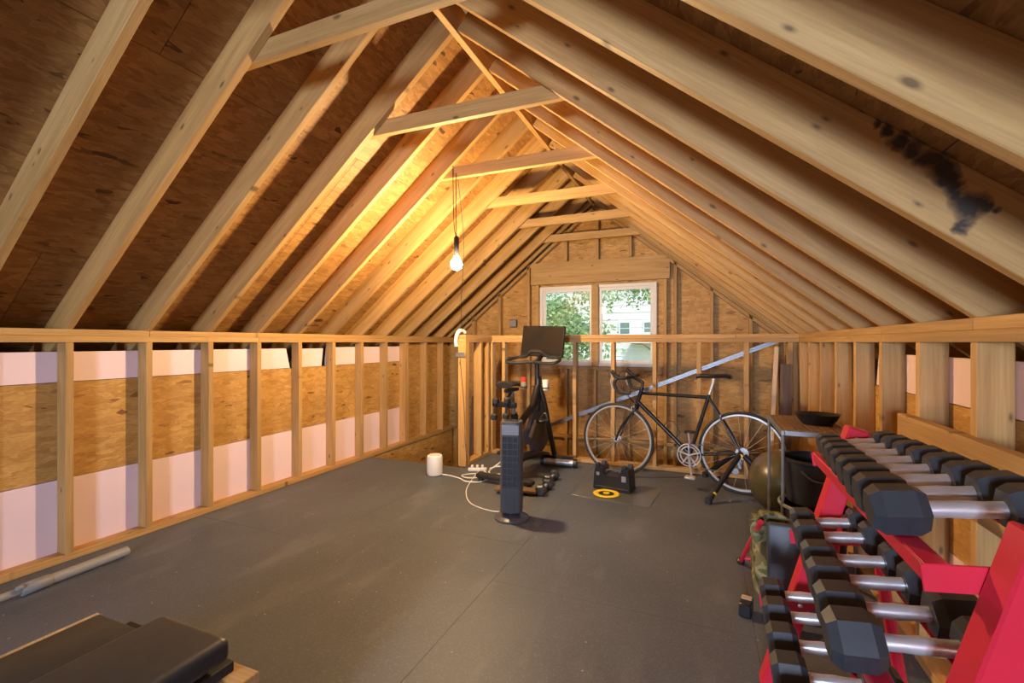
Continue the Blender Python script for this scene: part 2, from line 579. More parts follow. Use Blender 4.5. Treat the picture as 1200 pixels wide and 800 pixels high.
# ---- roof: deck sheets, rafters, ridge board, collar ties
roof = empty('ceiling', (XC, 2, ZR), 0, 'structure')
roof['label'] = 'open gable roof of pine rafters under strand board'
def rp(side, s, y, h):
    """point on a roof slope: s metres down from the ridge, y along it, h above the rafter undersides"""
    return Vector((XC + side * (s * CA + h * SA), y, ZR - s * SA + h * CA))
def setp(o, parent):
    o.parent = parent
    o.matrix_parent_inverse = Matrix.Translation(-Vector(parent.location))
EAVE = 4.55
for side in (-1, 1):
    for y in YS + [5.72]:
        kk = round((y - S0) / DS)
        m = 'pine_stained' if side == 1 and kk == 0 else 'pine'
        o = board('rafter', rp(side, .02, y, RD / 2), rp(side, EAVE, y, RD / 2), RD, .038, (side * SA, 0, CA), m, None)
        setp(o, roof)
    r0 = 0
    srow = [-.06, 1.0, 2.22, 3.44, 4.6]
    for i in range(4):
        ys = [YF - .14]
        yy = -1.2 + (1.22 if i % 2 else 0)
        while yy < YB + .1:
            ys.append(yy); yy += 2.44
        ys.append(YB + .12)
        for a, b in zip(ys[:-1], ys[1:]):
            p = [rp(side, srow[i] + .0015, a + .0015, RD), rp(side, srow[i + 1] - .0015, a + .0015, RD), rp(side, srow[i + 1] - .0015, b - .0015, RD), rp(side, srow[i] + .0015, b - .0015, RD)]
            st = side == 1 and a < 1.4 < b
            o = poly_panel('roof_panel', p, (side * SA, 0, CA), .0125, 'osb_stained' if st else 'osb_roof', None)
            setp(o, roof)
for side in (-1, 1):
    p = [rp(side, -.14, YF - .3, RD + .0135), rp(side, 4.75, YF - .3, RD + .0135), rp(side, 4.75, YB + .3, RD + .0135), rp(side, -.14, YB + .3, RD + .0135)]
    setp(poly_panel('roof_light_seal', p, (side * SA, 0, CA), .012, 'roofing', None), roof)  # unseen outer layer, added to stop sky light leaking through ridge and deck seams
o = board('ridge_board', (XC, YF, ZR + .055), (XC, YB, ZR + .055), .17, .038, (0, 0, 1), 'pine', None); setp(o, roof)
TIES = [S0 + DS * k for k in (-10, -8, -6, -4, -2, 0, 2, 4, 6, 8, 10)]
for y in TIES:
    t = random.uniform(-.006, .006)
    o = board('collar_tie', (XC - .70, y + .0385, 2.545 + t), (XC + .70, y + .0385, 2.545 - t), .089, .038, (0, 0, 1), 'pine', None); setp(o, roof)

# ---- knee walls
def knee_wall(name, xf, side, label):
    """xf = stud face towards the room; side = -1 for the left wall, +1 for the right"""
    w = empty(name, (xf, 2, 0), 0, 'structure'); w['label'] = label
    xm = xf + side * .0445
    def b(nm, p0, p1, wd, t, up, mat='pine'):
        setp(board(nm, p0, p1, wd, t, up, mat, None), w)
    for a, c in ((YF, 1.05), (1.053, YB)):
        b('bottom_plate', (xm, a, .019), (xm, c, .019), .089, .038, (1, 0, 0))
    for a, c in ((YF, 2.66), (2.663, YB)):
        b('top_plate', (xm, a, ZP + .019), (xm, c, ZP + .019), .089, .038, (1, 0, 0))
    for a, c in ((YF, 1.86), (1.863, YB)):
        b('top_plate', (xm, a, ZP + .057), (xm, c, ZP + .057), .089, .038, (1, 0, 0))
    for y in YS:
        j = random.uniform(-.006, .006)
        b('stud', (xm, y + j, .038), (xm, y + j, ZP), .089, .038, (1, 0, 0))
    b('stud', (xm, S0 + DS * 8 - .039, .038), (xm, S0 + DS * 8 - .039, ZP), .089, .038, (1, 0, 0))
    xb = xf + side * .0895
    def sheet(nm, y0, y1, z0, z1, th, mat, dx=0.0, sl=(0, 0)):
        x = xb + side * dx
        poly_n = (side, 0, 0)
        setp(poly_panel(nm, [(x, y0 - sl[0], z0), (x, y1 + sl[1], z0), (x, y1, z1), (x, y0, z1)], poly_n, th, mat, None), w)
    yend = S0 + DS * 8
    osbz = (.454, 1.008)
    for a, c in ((YF, -.2), (-.198, 2.25), (2.252, yend)):
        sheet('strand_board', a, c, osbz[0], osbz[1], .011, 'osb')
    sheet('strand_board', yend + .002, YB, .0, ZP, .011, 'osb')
    for a, c, s_ in ((YF, .62, (0, 0)), (.626, 3.0, (0, .04)), (3.15, 3.43, (.01, -.02)), (3.49, yend, (.02, 0))):
        sheet('foam_board', a, c, 1.012, 1.185 + random.uniform(-.008, .008), .025, 'foam', 0, s_)
    for a, c in ((YF, .25), (.255, 2.66), (2.665, yend)):
        sheet('foam_board', a, c, .02, .450, .025, 'foam')
    return w
wl = knee_wall('wall_left', XL, -1, 'left stud knee wall backed by strand board and pink foam')
wr = knee_wall('wall_right', XR, 1, 'right stud knee wall backed by strand board and pink foam')
setp(board('ledger_board', (XR - .0195, YF, .835), (XR - .0195, 2.34, .835), .235, .038, (0, 0, 1), 'pine', None), wr)
# wall below the left plate in the stair opening
setp(poly_panel('strand_board', [(XL - .02, 4.03, -1.15), (XL - .02, YB, -1.15), (XL - .02, YB, -.001), (XL - .02, 4.03, -.001)], (-1, 0, 0), .011, 'osb', None), wl)

for c_, d_ in (((-1.27, 3.90, -.60), (4.4, .02, 1.16)), ((.89, 4.9, -.60), (.02, 2.0, 1.16)), ((-3.46, 4.9, -.60), (.02, 2.0, 1.16)), ((-1.27, 5.91, -.60), (4.4, .02, 1.16))):
    o = MB().box(c_, d_).build('stairwell_light_stop', 'osb', None, 0); setp(o, wl)  # panels added to keep outside light from leaking in below the floor
# ---- gables with their windows
WX0, WX1, WZ0, WZ1 = -2.03, -.53, .935, 1.975
def gable(name, yf, sgn, label, zlow, winname, winlabel, WX0=-2.03, WX1=-.53, WZ0=.935, WZ1=1.975):
    """yf = stud face; sgn = +1 when the sheathing lies at greater y"""
    w = empty(name, (XC, yf, 0), 0, 'structure'); w['label'] = label
    ym = yf + sgn * .0445; yb = yf + sgn * .0895
    def b(nm, p0, p1, wd, t, up, mat='pine'):
        setp(board(nm, p0, p1, wd, t, up, mat, None), w)
    def top(x): return zroof(x) + .02
    wk = WX0 - .02
    xs_full = [-3.29, -3.01, -2.606, -2.18, wk, WX1 + .10, WX1 + .215, .083, .486, .74]
    for x in xs_full:
        z1 = top(x) if x not in (wk, WX1 + .10) else WZ1 + .025
        b('stud', (x, ym, zlow), (x, ym, z1), .089, .038, (0, 1, 0))
    for x in (-1.66, -1.25, -.84) if WX0 < -2 else ():
        b('cripple_stud', (x, ym, WZ1 + .32), (x, ym, top(x)), .089, .038, (0, 1, 0))
    for x in (-1.66, -1.28, -.86) if WX0 < -2 else (-.5,):
        b('cripple_stud', (x, ym, zlow), (x, ym, WZ0 - .045), .089, .038, (0, 1, 0))
    b('window_header', (WX0 - .115, yf + sgn * .019, WZ1 + .173), (WX1 + .155, yf + sgn * .019, WZ1 + .173), .286, .038, (0, 0, 1))
    b('header_plate', (WX0 - .115, ym, WZ1 + .30), (WX1 + .155, ym, WZ1 + .30), .05, .038, (0, 1, 0))
    b('rough_sill', (WX0, ym, WZ0 - .022), (WX1 + .08, ym, WZ0 - .022), .089, .038, (0, 1, 0))
    b('bottom_plate', (-3.33, ym, .019), (.766, ym, .019), .089, .038, (0, 1, 0))
    for s in (-1, 1):
        b('gable_plate', (XC + s * .03, ym, zroof(XC + .03) - .02), (XC + s * 2.0, ym, zroof(XC + 2.0) - .02), .089, .038, (0, 1, 0))
    edges = [-5.4, -3.34, WX0, WX1, .77, 2.85] if WX0 < XC else [-5.4, -3.34, XC, WX0, WX1, .77, 2.85]
    nrm = (0, sgn, 0)
    def rf(x): return max(zroof(x) + RD / CA, zlow + .01)
    for x0, x1 in zip(edges[:-1], edges[1:]):
        a, c = x0 + .001, x1 - .001
        if x0 == WX0:
            setp(poly_panel('strand_board', [(a, yb, zlow), (c, yb, zlow), (c, yb, WZ0), (a, yb, WZ0)], nrm, .011, 'osb', None), w)
            setp(poly_panel('strand_board', [(a, yb, WZ1), (c, yb, WZ1), (c, yb, rf(c))] + ([(XC, yb, rf(XC))] if a < XC else []) + [(a, yb, rf(a))], nrm, .011, 'osb', None), w)
        else:
            setp(poly_panel('strand_board', [(a, yb, zlow), (c, yb, zlow), (c, yb, rf(c)), (a, yb, rf(a))], nrm, .011, 'osb', None), w)
    # slider window: wood buck, vinyl frame, two sashes with panes
    win = empty(winname, ((WX0 + WX1) / 2, yb, WZ0), 0, 'structure'); win['label'] = winlabel
    yw = yf + sgn * .075
    cx = (WX0 + WX1) / 2
    def wb(nm, c, d, mat, par=win):
        o = MB().box((0, 0, 0), d, .003).build(nm, mat, None, 0)
        o.location = c
        setp(o, win)
        return o
    wb('window_frame', (WX0 + .02, yw, (WZ0 + WZ1) / 2), (.04, .07, WZ1 - WZ0), 'vinylw')
    wb('window_frame', (WX1 - .02, yw, (WZ0 + WZ1) / 2), (.04, .07, WZ1 - WZ0), 'vinylw')
    wb('window_frame', (cx, yw, WZ1 - .02), (WX1 - WX0 - .08, .07, .04), 'vinylw')
    wb('window_frame', (cx, yw, WZ0 + .02), (WX1 - WX0 - .08, .07, .04), 'vinylw')
    wb('mullion', (cx, yf + sgn * .045, (WZ0 + WZ1) / 2), (.085, .089, WZ1 - WZ0 - .004), 'pine')
    for s in (-1, 1):
        x0, x1 = (WX0 + .04, cx - .043) if s < 0 else (cx + .043, WX1 - .04)
        z0, z1 = WZ0 + .04, WZ1 - .04
        f = MB()
        for c_, d_ in (((x0 + .018, yw, (z0 + z1) / 2), (.036, .04, z1 - z0)), ((x1 - .018, yw, (z0 + z1) / 2), (.036, .04, z1 - z0)),
                       (((x0 + x1) / 2, yw, z1 - .018), (x1 - x0 - .072, .04, .036)), (((x0 + x1) / 2, yw, z0 + .018), (x1 - x0 - .072, .04, .036))):
            f.box(c_, d_, .003)
        setp(f.build('sash', 'vinylw', None, 0), win)
        setp(MB().box(((x0 + x1) / 2, yw + sgn * .005, (z0 + z1) / 2), (x1 - x0 - .06, .004, z1 - z0 - .06)).build('pane', 'glass', None, 0), win)
    return w
gable('wall_back', YB, 1, 'gable end wall of studs and strand board around the window', -1.15, 'window_1', 'two pane sliding window in the gable end wall')
gable('wall_front', YF, -1, 'gable end wall of studs behind the viewer', 0, 'window_2', 'narrow two pane window in the opposite gable wall', -.83, -.17, .75, 1.75)

# ---- guard half wall around the stair opening
hw = empty('wall_stair', (-.7, 4.71, 0), 0, 'structure'); hw['label'] = 'open stud half wall guarding the stair opening'
def hb(nm, p0, p1, wd, t, up, mat='pine'):
    setp(board(nm, p0, p1, wd, t, up, mat, None), hw)
YH = 4.715
for x in (-2.20, -2.05, -1.65, -1.244, -.848, -.445, -.044, .357, .70):
    hb('stud', (x, YH, .038), (x, YH, ZP), .089, .038, (0, 1, 0))
hb('bottom_plate', (-2.19, YH, .019), (XR, YH, .019), .089, .038, (0, 1, 0))
hb('top_plate', (-2.19, YH, ZP + .019), (XR, YH, ZP + .019), .089, .038, (0, 1, 0))
hb('top_plate', (-2.19, YH, ZP + .0575), (XR - .5, YH, ZP + .0575), .089, .038, (0, 1, 0))
hb('top_plate', (XR - .498, YH, ZP + .0575), (XR, YH, ZP + .0575), .089, .038, (0, 1, 0))
XG = -2.235
for y in (4.08, 4.42, 4.60):
    hb('stud', (XG, y, .0 if y < 4.1 else .038), (XG, y, ZP), .089, .038, (1, 0, 0))
hb('stud', (XG, 4.119, .0), (XG, 4.119, ZP), .089, .038, (1, 0, 0))
hb('top_plate', (XG, 4.06, ZP + .019), (XG, YH + .0445, ZP + .019), .089, .038, (1, 0, 0))
hb('top_plate', (XG, 4.06, ZP + .0575), (XG, YH + .0445, ZP + .0575), .089, .038, (1, 0, 0))
hb('bottom_plate', (XG, 4.14, .019), (XG, YH + .0445, .019), .089, .038, (1, 0, 0))

# ------------------------------------------------------------------ dumbbell rack
rack = empty('dumbbell_rack', (.3, 1.37, 0))
tag(rack, 'three tier red steel dumbbell rack against the right knee wall', 'dumbbell rack')
RL = Matrix.Translation((-.3, -1.37, 0))
def rk(mb, name, mat='red'):
    o = mb.build(name, mat, None, 30)
    setp(o, rack)
    return o
def upx(z): return .395 + (z - .69) * .28
NEAR, FAR = .935, 1.85
LEAN = math.atan(.28)
rotL = Matrix.Rotation(LEAN, 3, 'Y')
for y in (NEAR, FAR):
    L = .925 / math.cos(LEAN)
    rk(MB().box((upx(.4925), y, .4925), (.06, .066, L), .004, rotL), 'upright')
    rk(MB().box((.43, y, .025), (.42, .06, .05), .004), 'foot_bar')
    for x in (.235, .625):
        rk(MB().box((x, y, .026), (.03, .066, .052), .006), 'rubber_foot', 'black')
    rk(MB().tube([(upx(.88) + .03, y, .86), (.60, y, .045)], .018, 10), 'brace')
    for z in (.92, .60, .35):
        rk(MB().lathe([(.010, 0), (.010, .003), (.006, .007), (.001, .008)], 12, Matrix.Translation((upx(z), y - .033, z)) @ Matrix.Rotation(R(90), 4, 'X')), 'bolt', 'chrome')
rk(MB().box((.28, (NEAR + FAR) / 2, .10), (.05, FAR - NEAR - .05, .05), .004), 'cross_bar')
TIERS = [(.889, .448), (.618, .383), (.383, .292)]       # height and x of the tier centres
TILT = R(7)
rotT = Matrix.Rotation(-TILT, 3, 'Y')
for z, x in TIERS:
    ro = .095 if z > .8 else .074
    for s in (-1, 1):
        c = Vector((x, (NEAR + FAR) / 2, z)) + rotT @ Vector((s * ro, 0, -.004))
        mb = MB().box(c, (.034, FAR - NEAR - .068, .004), .001, rotT)
        c2 = Vector((x, (NEAR + FAR) / 2, z)) + rotT @ Vector((s * (ro + .017), 0, -.020))
        mb.box(c2, (.004, FAR - NEAR - .068, .032), .001, rotT)
        rk(mb, 'tier_rail')
    for y in (NEAR + .036, FAR - .036):
        c = Vector((x - .0, y, z)) + rotT @ Vector((0, 0, -.026))
        rk(MB().box(c, (.235, .005, .045), .001, rotT), 'tier_end_plate')

def dumbbell_meshes(af, hl, gap):
    key = (round(af, 4), round(hl, 4), round(gap, 4))
    if key in _cache: return _cache[key]
    def hexr(rad, x):
        return [(x, rad * math.cos(R(60 * k)), rad * math.sin(R(60 * k)) + af / 2) for k in range(6)]
    rr = af / math.sqrt(3)
    mb = MB()
    mb.ring_sweep([hexr(rr * .80, 0), hexr(rr, hl * .20), hexr(rr, hl * .80), hexr(rr * .74, hl)])
    h = mb.mesh('head', 'rubber', 0)
    hd = MB().lathe([(.0155, -gap / 2 - .01), (.0155, -gap / 2 + .006), (.0148, -gap / 4), (.0165, 0), (.0148, gap / 4), (.0155, gap / 2 - .006), (.0155, gap / 2 + .01)], 16,
                   Matrix.Translation((0, 0, af / 2)) @ Matrix.Rotation(R(90), 4, 'Y')).mesh('handle', 'chrome')
    _cache[key] = (h, hd)
    return h, hd
ORD = ['first', 'second', 'third', 'fourth', 'fifth', 'sixth', 'seventh', 'eighth', 'ninth']
def dumbbell(loc, af, hl, gap, tilt, label, group, rz=0):
    e = empty('hex_dumbbell', loc)
    e.rotation_euler = (0, -tilt, rz)
    h, hd = dumbbell_meshes(af, hl, gap)
    a = link('head', h, e); a.location = (gap / 2, 0, 0)
    b_ = link('head', h, e); b_.location = (-gap / 2, 0, 0); b_.rotation_euler = (0, 0, math.pi)
    link('handle', hd, e)
    tag(e, label, 'dumbbell', group)
    return e
ROWS = [([1.107, 1.208, 1.306, 1.402, 1.495, 1.585, 1.672, 1.756], (.065, .084), (.062, .088), (.086, .115), 'top'),
        ([1.10, 1.222, 1.354, 1.476, 1.640, 1.765], (.082, .098), (.066, .092), (.092, .120), 'middle'),
        ([1.02, 1.162, 1.305, 1.44, 1.584, 1.71], (.090, .100), (.068, .082), (.095, .118), 'bottom')]
for (z, x), (ylist, (af0, af1), (hl0, hl1), (g0, g1), tn) in zip(TIERS, ROWS):
    n = len(ylist)
    for i, y in enumerate(reversed(ylist)):
        f = i / (n - 1)
        dumbbell((x, y, z + .0005), af0 + (af1 - af0) * f, hl0 + (hl1 - hl0) * f, g0 + (g1 - g0) * f, TILT,
                 f'black rubber hex dumbbell on the {tn} tier, {ORD[i]} from the slatted table end', 'hex dumbbells on the red rack')

# ------------------------------------------------------------------ road bicycle on its trainer
bk = Vector((.288, 4.19, 0)); bf = Vector((-.745, 4.352, 0))
bike = empty('road_bicycle', bk, math.atan2(bf.y - bk.y, bf.x - bk.x))
tag(bike, 'black road bicycle with drop handlebars standing before the half wall', 'bicycle')
WB = (bf - bk).length; RW = .338
def bp(mb, name, mat, parent=None, sm=40):
    return mb.build(name, mat, parent or bike, sm)
tire_m = MB().torus((0, 0, 0), (0, 1, 0), RW - .012, .012, 64, 8).mesh('tire', 'matte')
rim_m = MB().torus((0, 0, 0), (0, 1, 0), RW - .031, .011, 64, 6, .75).mesh('rim', 'alu')
hub_m = MB().cyl((0, -.05, 0), (0, .05, 0), .017, None, 12).cyl((0, -.03, 0), (0, -.026, 0), .026).cyl((0, .026, 0), (0, .03, 0), .026).mesh('hub', 'alu')
spoke_m = MB().tube([(0, .02, .02), (0, 0, RW - .035)], .0014, 4).mesh('spoke', 'alu')
for xw in (0, WB):
    wh = empty('wheel'); wh.parent = bike; wh.location = (xw, 0, RW)
    link('tire', tire_m, wh); link('rim', rim_m, wh); link('hub', hub_m, wh)
    for i in range(20):
        s = link('spoke', spoke_m, wh)
        s.rotation_euler = (0, 2 * math.pi * i / 20 + .1, 0)
        if i % 2: s.scale = (1, -1, 1)
BB = Vector((.405, 0, .278)); ST = Vector((.25, 0, .80)); H1 = Vector((.825, 0, .80)); H2 = Vector((.862, 0, .685)); RA = Vector((0, 0, RW)); FA = Vector((WB, 0, RW))
fr = MB()
fr.tube([BB, ST], .0155, 12).tube([ST + Vector((-.0, 0, -.025)), H1 + Vector((.004, 0, -.02))], .015, 12).tube([BB, H2 + Vector((0, 0, .02))], .0185, 12)
fr.tube([H1 + Vector((-.004, 0, .012)), H2], .0185, 12)
fr.cyl(BB + Vector((0, -.036, 0)), BB + Vector((0, .036, 0)), .021)
for s in (-1, 1):
    fr.tube([BB + Vector((-.03, s * .02, 0)), RA + Vector((.1, s * .055, -.01)), RA + Vector((0, s * .065, 0))], .009, 8)
    fr.tube([ST + Vector((0, s * .015, -.03)), RA + Vector((.02, s * .06, .04)), RA + Vector((0, s * .065, 0))], .0075, 8)
bp(fr, 'frame', 'blackm')
fk = MB()
for s in (-1, 1):
    fk.tube(bez([H2 + Vector((0, s * .02, -.01)), H2 + Vector((.012, s * .048, -.06)), FA + Vector((-.06, s * .055, .14)), FA + Vector((0, s * .055, 0))]), .010, 8)
fk.cyl(H2 + Vector((0, 0, -.03)), H2, .022)
bp(fk, 'fork', 'blackm')
sp = bp(MB().tube([ST + Vector((.008, 0, -.03)), ST + Vector((-.030, 0, .10)), ST + Vector((-.036, 0, .135))], .0135, 12), 'seat_post', 'alu')
sd = MB()
prof = [(-.14, .066, .0), (-.10, .07, .012), (-.03, .05, .008), (.04, .026, .004), (.10, .019, .004), (.135, .012, -.006)]
rings = []
for x, w_, z in prof:
    rings.append([(ST.x - .03 + x, w_ * math.cos(a), ST.z + .155 + z + (.014 if math.sin(a) > 0 else .022) * math.sin(a)) for a in [2 * math.pi * k / 14 for k in range(14)]])
sd.ring_sweep(rings)
bp(sd, 'saddle', 'black')
bp(MB().tube([H1, H1 + Vector((-.015, 0, .075)), H1 + Vector((.07, 0, .122))], .0155, 10), 'stem', 'blackm')
hbp = H1 + Vector((.075, 0, .125))
hb_ = MB()
for s in (-1, 1):
    hb_.tube(bez([hbp, hbp + Vector((0, s * .12, .004)), hbp + Vector((.01, s * .195, 0)), hbp + Vector((.075, s * .21, -.004)), hbp + Vector((.105, s * .212, -.045)),
                  hbp + Vector((.075, s * .214, -.115)), hbp + Vector((.0, s * .214, -.13)), hbp + Vector((-.04, s * .214, -.128))], 6), .0155, 8)
bp(hb_, 'drop_handlebar', 'matte')
for s in (-1, 1):
    lv = MB().tube(bez([hbp + Vector((.06, s * .211, .004)), hbp + Vector((.10, s * .211, .022)), hbp + Vector((.13, s * .211, .065))], 5), [.018] * 5 + [.017] * 5 + [.012], 8)
    l = bp(lv, 'brake_hood', 'black')
    bp(MB().tube(bez([hbp + Vector((.125, s * .211, .02)), hbp + Vector((.135, s * .211, -.04)), hbp + Vector((.115, s * .213, -.10))], 5), .006, 6), 'brake_lever', 'alu')
    bp(MB().tube(bez([hbp + Vector((.12, s * .205, .03)), hbp + Vector((.16, s * .12, .03)), hbp + Vector((.13, s * .03, -.07)), H2 + Vector((.03, s * .01, .0))], 6), .003, 5), 'brake_cable', 'black')
for nm, base in (('brake_caliper', H2 + Vector((.03, 0, -.03))), ('brake_caliper', ST + Vector((-.10, 0, -.16)))):
    cp = MB()
    for s in (-1, 1):
        cp.tube(bez([base, base + Vector((.01, s * .035, -.005)), base + Vector((.01, s * .02, -.05))], 4), .006, 6)
    bp(cp, nm, 'alu')
# crank set on the right-hand side of the bicycle (faces the camera)
for rr_, yy in ((.094, .044), (.070, .038)):
    cr = MB().torus(BB + Vector((0, yy, 0)), (0, 1, 0), rr_, .005, 44, 6, .5)
    for k in range(5):
        a = 2 * math.pi * k / 5 + .3
        cr.tube([BB + Vector((0, yy, 0)), BB + Vector((rr_ * math.cos(a), yy, rr_ * math.sin(a)))], .007, 6)
    bp(cr, 'chainring', 'alu')
for s, a in ((1, R(-98)), (-1, R(82))):
    e_ = BB + Vector((.17 * math.cos(a), s * .06, .17 * math.sin(a)))
    ck = bp(MB().tube([BB + Vector((0, s * .055, 0)), e_], [.013, .009], 8), 'crank_arm', 'alu')
    bp(MB().box(e_ + Vector((0, s * .055, 0)), (.085, .075, .018), .005), 'pedal', 'alu' if s > 0 else 'matte')
cs = MB()
for k, r_ in enumerate((.05, .044, .038, .032)):
    cs.cyl((0, .022 + .005 * k, RW), (0, .024 + .005 * k, RW), r_, None, 24)
bp(cs, 'cassette', 'alu')
dr = MB().box((.02, .06, RW - .075), (.03, .02, .09), .005, Matrix.Rotation(.3, 3, 'Y')).cyl((.045, .05, RW - .14), (.045, .062, RW - .14), .026, None, 14).cyl((.02, .05, RW - .07), (.02, .062, RW - .07), .022, None, 14)
bp(dr, 'rear_derailleur', 'steel')
ch = MB()
ch.tube([BB + Vector((0, .044, .094)), Vector((0, .03, RW + .046))], .004, 5).tube([BB + Vector((0, .044, -.094)), Vector((.045, .056, RW - .165))], .004, 5)
bp(ch, 'chain', 'steel')
bp(MB().tube(bez([BB + (H2 - BB) * .25 + Vector((.0, 0, .035)), BB + (H2 - BB) * .28 + Vector((-.05, .03, .07)), BB + (H2 - BB) * .42 + Vector((-.06, .035, .10)), BB + (H2 - BB) * .5 + Vector((-.035, 0, .05)), BB + (H2 - BB) * .5 + Vector((-.008, 0, .015))], 5), .003, 6), 'bottle_cage', 'black')

tr = empty('bike_trainer', (.2, 4.2, 0))
tag(tr, 'folding black A-frame trainer stand clamping the rear bicycle wheel', 'trainer stand')
tt = lambda mb, nm, m='blackm': setp(mb.build(nm, m), tr)
AX = Vector((.288, 4.19, RW))
tdir = (bf - bk).normalized(); tn_ = Vector((-tdir.y, tdir.x, 0))
for s in (1, -1):
    hubp = AX + tn_ * (s * -.11)
    if s == 1: hub_near = hubp
    out = tn_ * (-s)
    f1 = AX + out * .37 + tdir * (.20 if s == -1 else .34); f1.z = .022
    f2 = AX + out * (.09 if s == -1 else .20) - tdir * (.34 if s == -1 else .08); f2.z = .022
    tt(MB().tube([AX + out * .10 + Vector((0, 0, .02)), f1], .021, 12), 'leg')
    tt(MB().tube([AX + out * .10 + Vector((0, 0, .0)) - tdir * .02, f2], .021, 12), 'leg')
    for f in (f1, f2):
        tt(MB().lathe([(.026, -.022), (.027, .02), (.022, .024)], 14, Matrix.Translation(f)), 'rubber_foot', 'matte')
    tt(MB().tube([f1 + (AX + out * .10 - f1) * .14, f1 + (AX + out * .10 - f1) * .17], .023, 12), 'band', 'yellow')
    tt(MB().cyl(AX + out * .072, AX + out * .13, .016), 'axle_clamp', 'yellow' if s == -1 else 'blackm')
# ------------------------------------------------------------------ stationary exercise bike
eb = empty('exercise_bike', (-1.60, 3.67, 0), R(84))
tag(eb, 'black indoor exercise bike with a tilted display screen', 'exercise bike')
def ep(mb, nm, mat='blackm', sm=40): return mb.build(nm, mat, eb, sm)
ep(MB().box((0, 0, .055), (.075, .56, .045), .012), 'rear_stabilizer', 'matte')
ep(MB().box((.90, 0, .055), (.085, .56, .05), .012), 'front_stabilizer', 'blackm')
for x in (0, .90):
    for y in (-.24, .24):
        ep(MB().cyl((x, y, 0), (x, y, .035), .03, .024, 14), 'leveling_foot', 'black')
ep(MB().tube([(0, 0, .065), (.34, 0, .17), (.62, 0, .14), (.90, 0, .07)], [.035, .04, .04, .035], 10), 'base_beam')
ep(MB().tube(bez([(.12, 0, .11), (.20, 0, .42), (.17, 0, .60)], 5), .034, 12), 'seat_tube')
ep(MB().tube([(.17, 0, .58), (.13, 0, .80)], .021, 10), 'seat_post', 'steel')
ep(MB().box((.13, 0, .815), (.22, .04, .03), .006), 'seat_slider', 'matte')
sd = MB(); rings = []
for x, w_, z in [(-.14, .085, 0), (-.09, .10, .014), (-.01, .085, .01), (.06, .035, .004), (.13, .022, .0), (.15, .012, -.008)]:
    rings.append([(.13 + x, w_ * math.cos(a), .868 + z + (.02 if math.sin(a) > 0 else .028) * math.sin(a)) for a in [2 * math.pi * k / 14 for k in range(14)]])
sd.ring_sweep(rings); ep(sd, 'saddle', 'black')
# weight holder behind the saddle with two small weights
ep(MB().box((.0, 0, .70), (.03, .24, .05), .008).tube([(.0, 0, .72), (.12, 0, .79)], .012, 8), 'weight_holder')
ep(MB().tube([(.22, 0, .45), (.55, 0, .62), (.66, 0, .80)], [.034, .032, .034], 12), 'main_tube')
ep(MB().tube([(.66, 0, .56), (.68, 0, .90)], .034, 12), 'head_tube')
ep(MB().tube([(.66, 0, .88), (.655, 0, 1.05)], .024, 10), 'handlebar_post', 'blackm')
for s in (-1, 1):
    ep(MB().tube(bez([(.68, s * .02, .80), (.71, s * .06, .62), (.74, s * .085, .42), (.86, s * .10, .10)], 5), .026, 10), 'fork_blade')
ep(MB().lathe([(.03, -.045), (.05, -.03), (.19, -.022), (.235, -.018), (.235, .018), (.19, .022), (.05, .03), (.03, .045)], 40, Matrix.Translation((.70, 0, .38)) @ Matrix.Rotation(R(90), 4, 'X')), 'flywheel', 'greyd')
ep(MB().box((.46, -.045, .38), (.52, .03, .15), .04, Matrix.Rotation(R(-6), 3, 'Y'), 3), 'belt_guard', 'greyd')
for s, a in ((1, R(60)), (-1, R(240))):
    e_ = Vector((.34 + .17 * math.cos(a), s * -.10, .36 + .17 * math.sin(a)))
    ep(MB().tube([(.34, s * -.075, .36), e_], [.02, .014], 8), 'crank_arm', 'steel')
    ep(MB().box(e_ + Vector((0, s * -.06, 0)), (.10, .09, .03), .01), 'pedal', 'black')
    ep(MB().tube(bez([e_ + Vector((.05, s * -.10, 0)), e_ + Vector((.07, s * -.06, .06)), e_ + Vector((.05, s * -.015, 0))], 5), .008, 6), 'toe_cage', 'black')
# handlebar loop
hbar = MB()
loop = [(.58, 0, 1.05), (.52, .14, 1.04), (.50, .25, 1.045), (.58, .275, 1.07), (.68, .22, 1.09), (.66, .12, 1.10), (.62, .05, 1.15), (.62, -.05, 1.15), (.66, -.12, 1.10), (.68, -.22, 1.09), (.58, -.275, 1.07), (.50, -.25, 1.045), (.52, -.14, 1.04), (.58, 0, 1.05)]
hbar.tube(bez(loop, 5), .0155, 8)
hbar.tube([(.57, 0, 1.045), (.66, 0, 1.05)], .02, 8)
ep(hbar, 'handlebar', 'matte')
ep(MB().tube([(.65, 0, 1.03), (.76, 0, 1.10), (.81, 0, 1.22)], .022, 8), 'screen_arm', 'blackm')
srot = Matrix.Rotation(R(9), 3, 'Y') @ Matrix.Rotation(R(-8), 3, 'Z')
scn = ep(MB().box((0, 0, 0), (.030, .50, .315), .008), 'display', 'black')
scn.location = (.79, 0, 1.25); scn.rotation_euler = (R(2), R(8), R(-6))
s2 = MB().box((-.0156, 0, .004), (.002, .478, .285), .0005).build('screen_glass', 'screen', scn)
for y in (-.07, .07):
    ep(MB().torus((.60, y * 1.7, .80), (0, 0, 1), .036, .005, 20, 6), 'cup_holder', 'black')
cupm = lambda p: tuple(eb.matrix_basis @ Vector(p))
bpy.context.view_layer.update()
def on_eb(p): return tuple(Matrix.Translation((-1.60, 3.67, 0)) @ Matrix.Rotation(R(84), 4, 'Z') @ Vector(p))
o = empty('water_bottle', on_eb((.60, .119, .775)))
MB().lathe([(.028, 0), (.031, .01), (.031, .06), (.024, .075)], 16).build('bottle', 'grey', o)
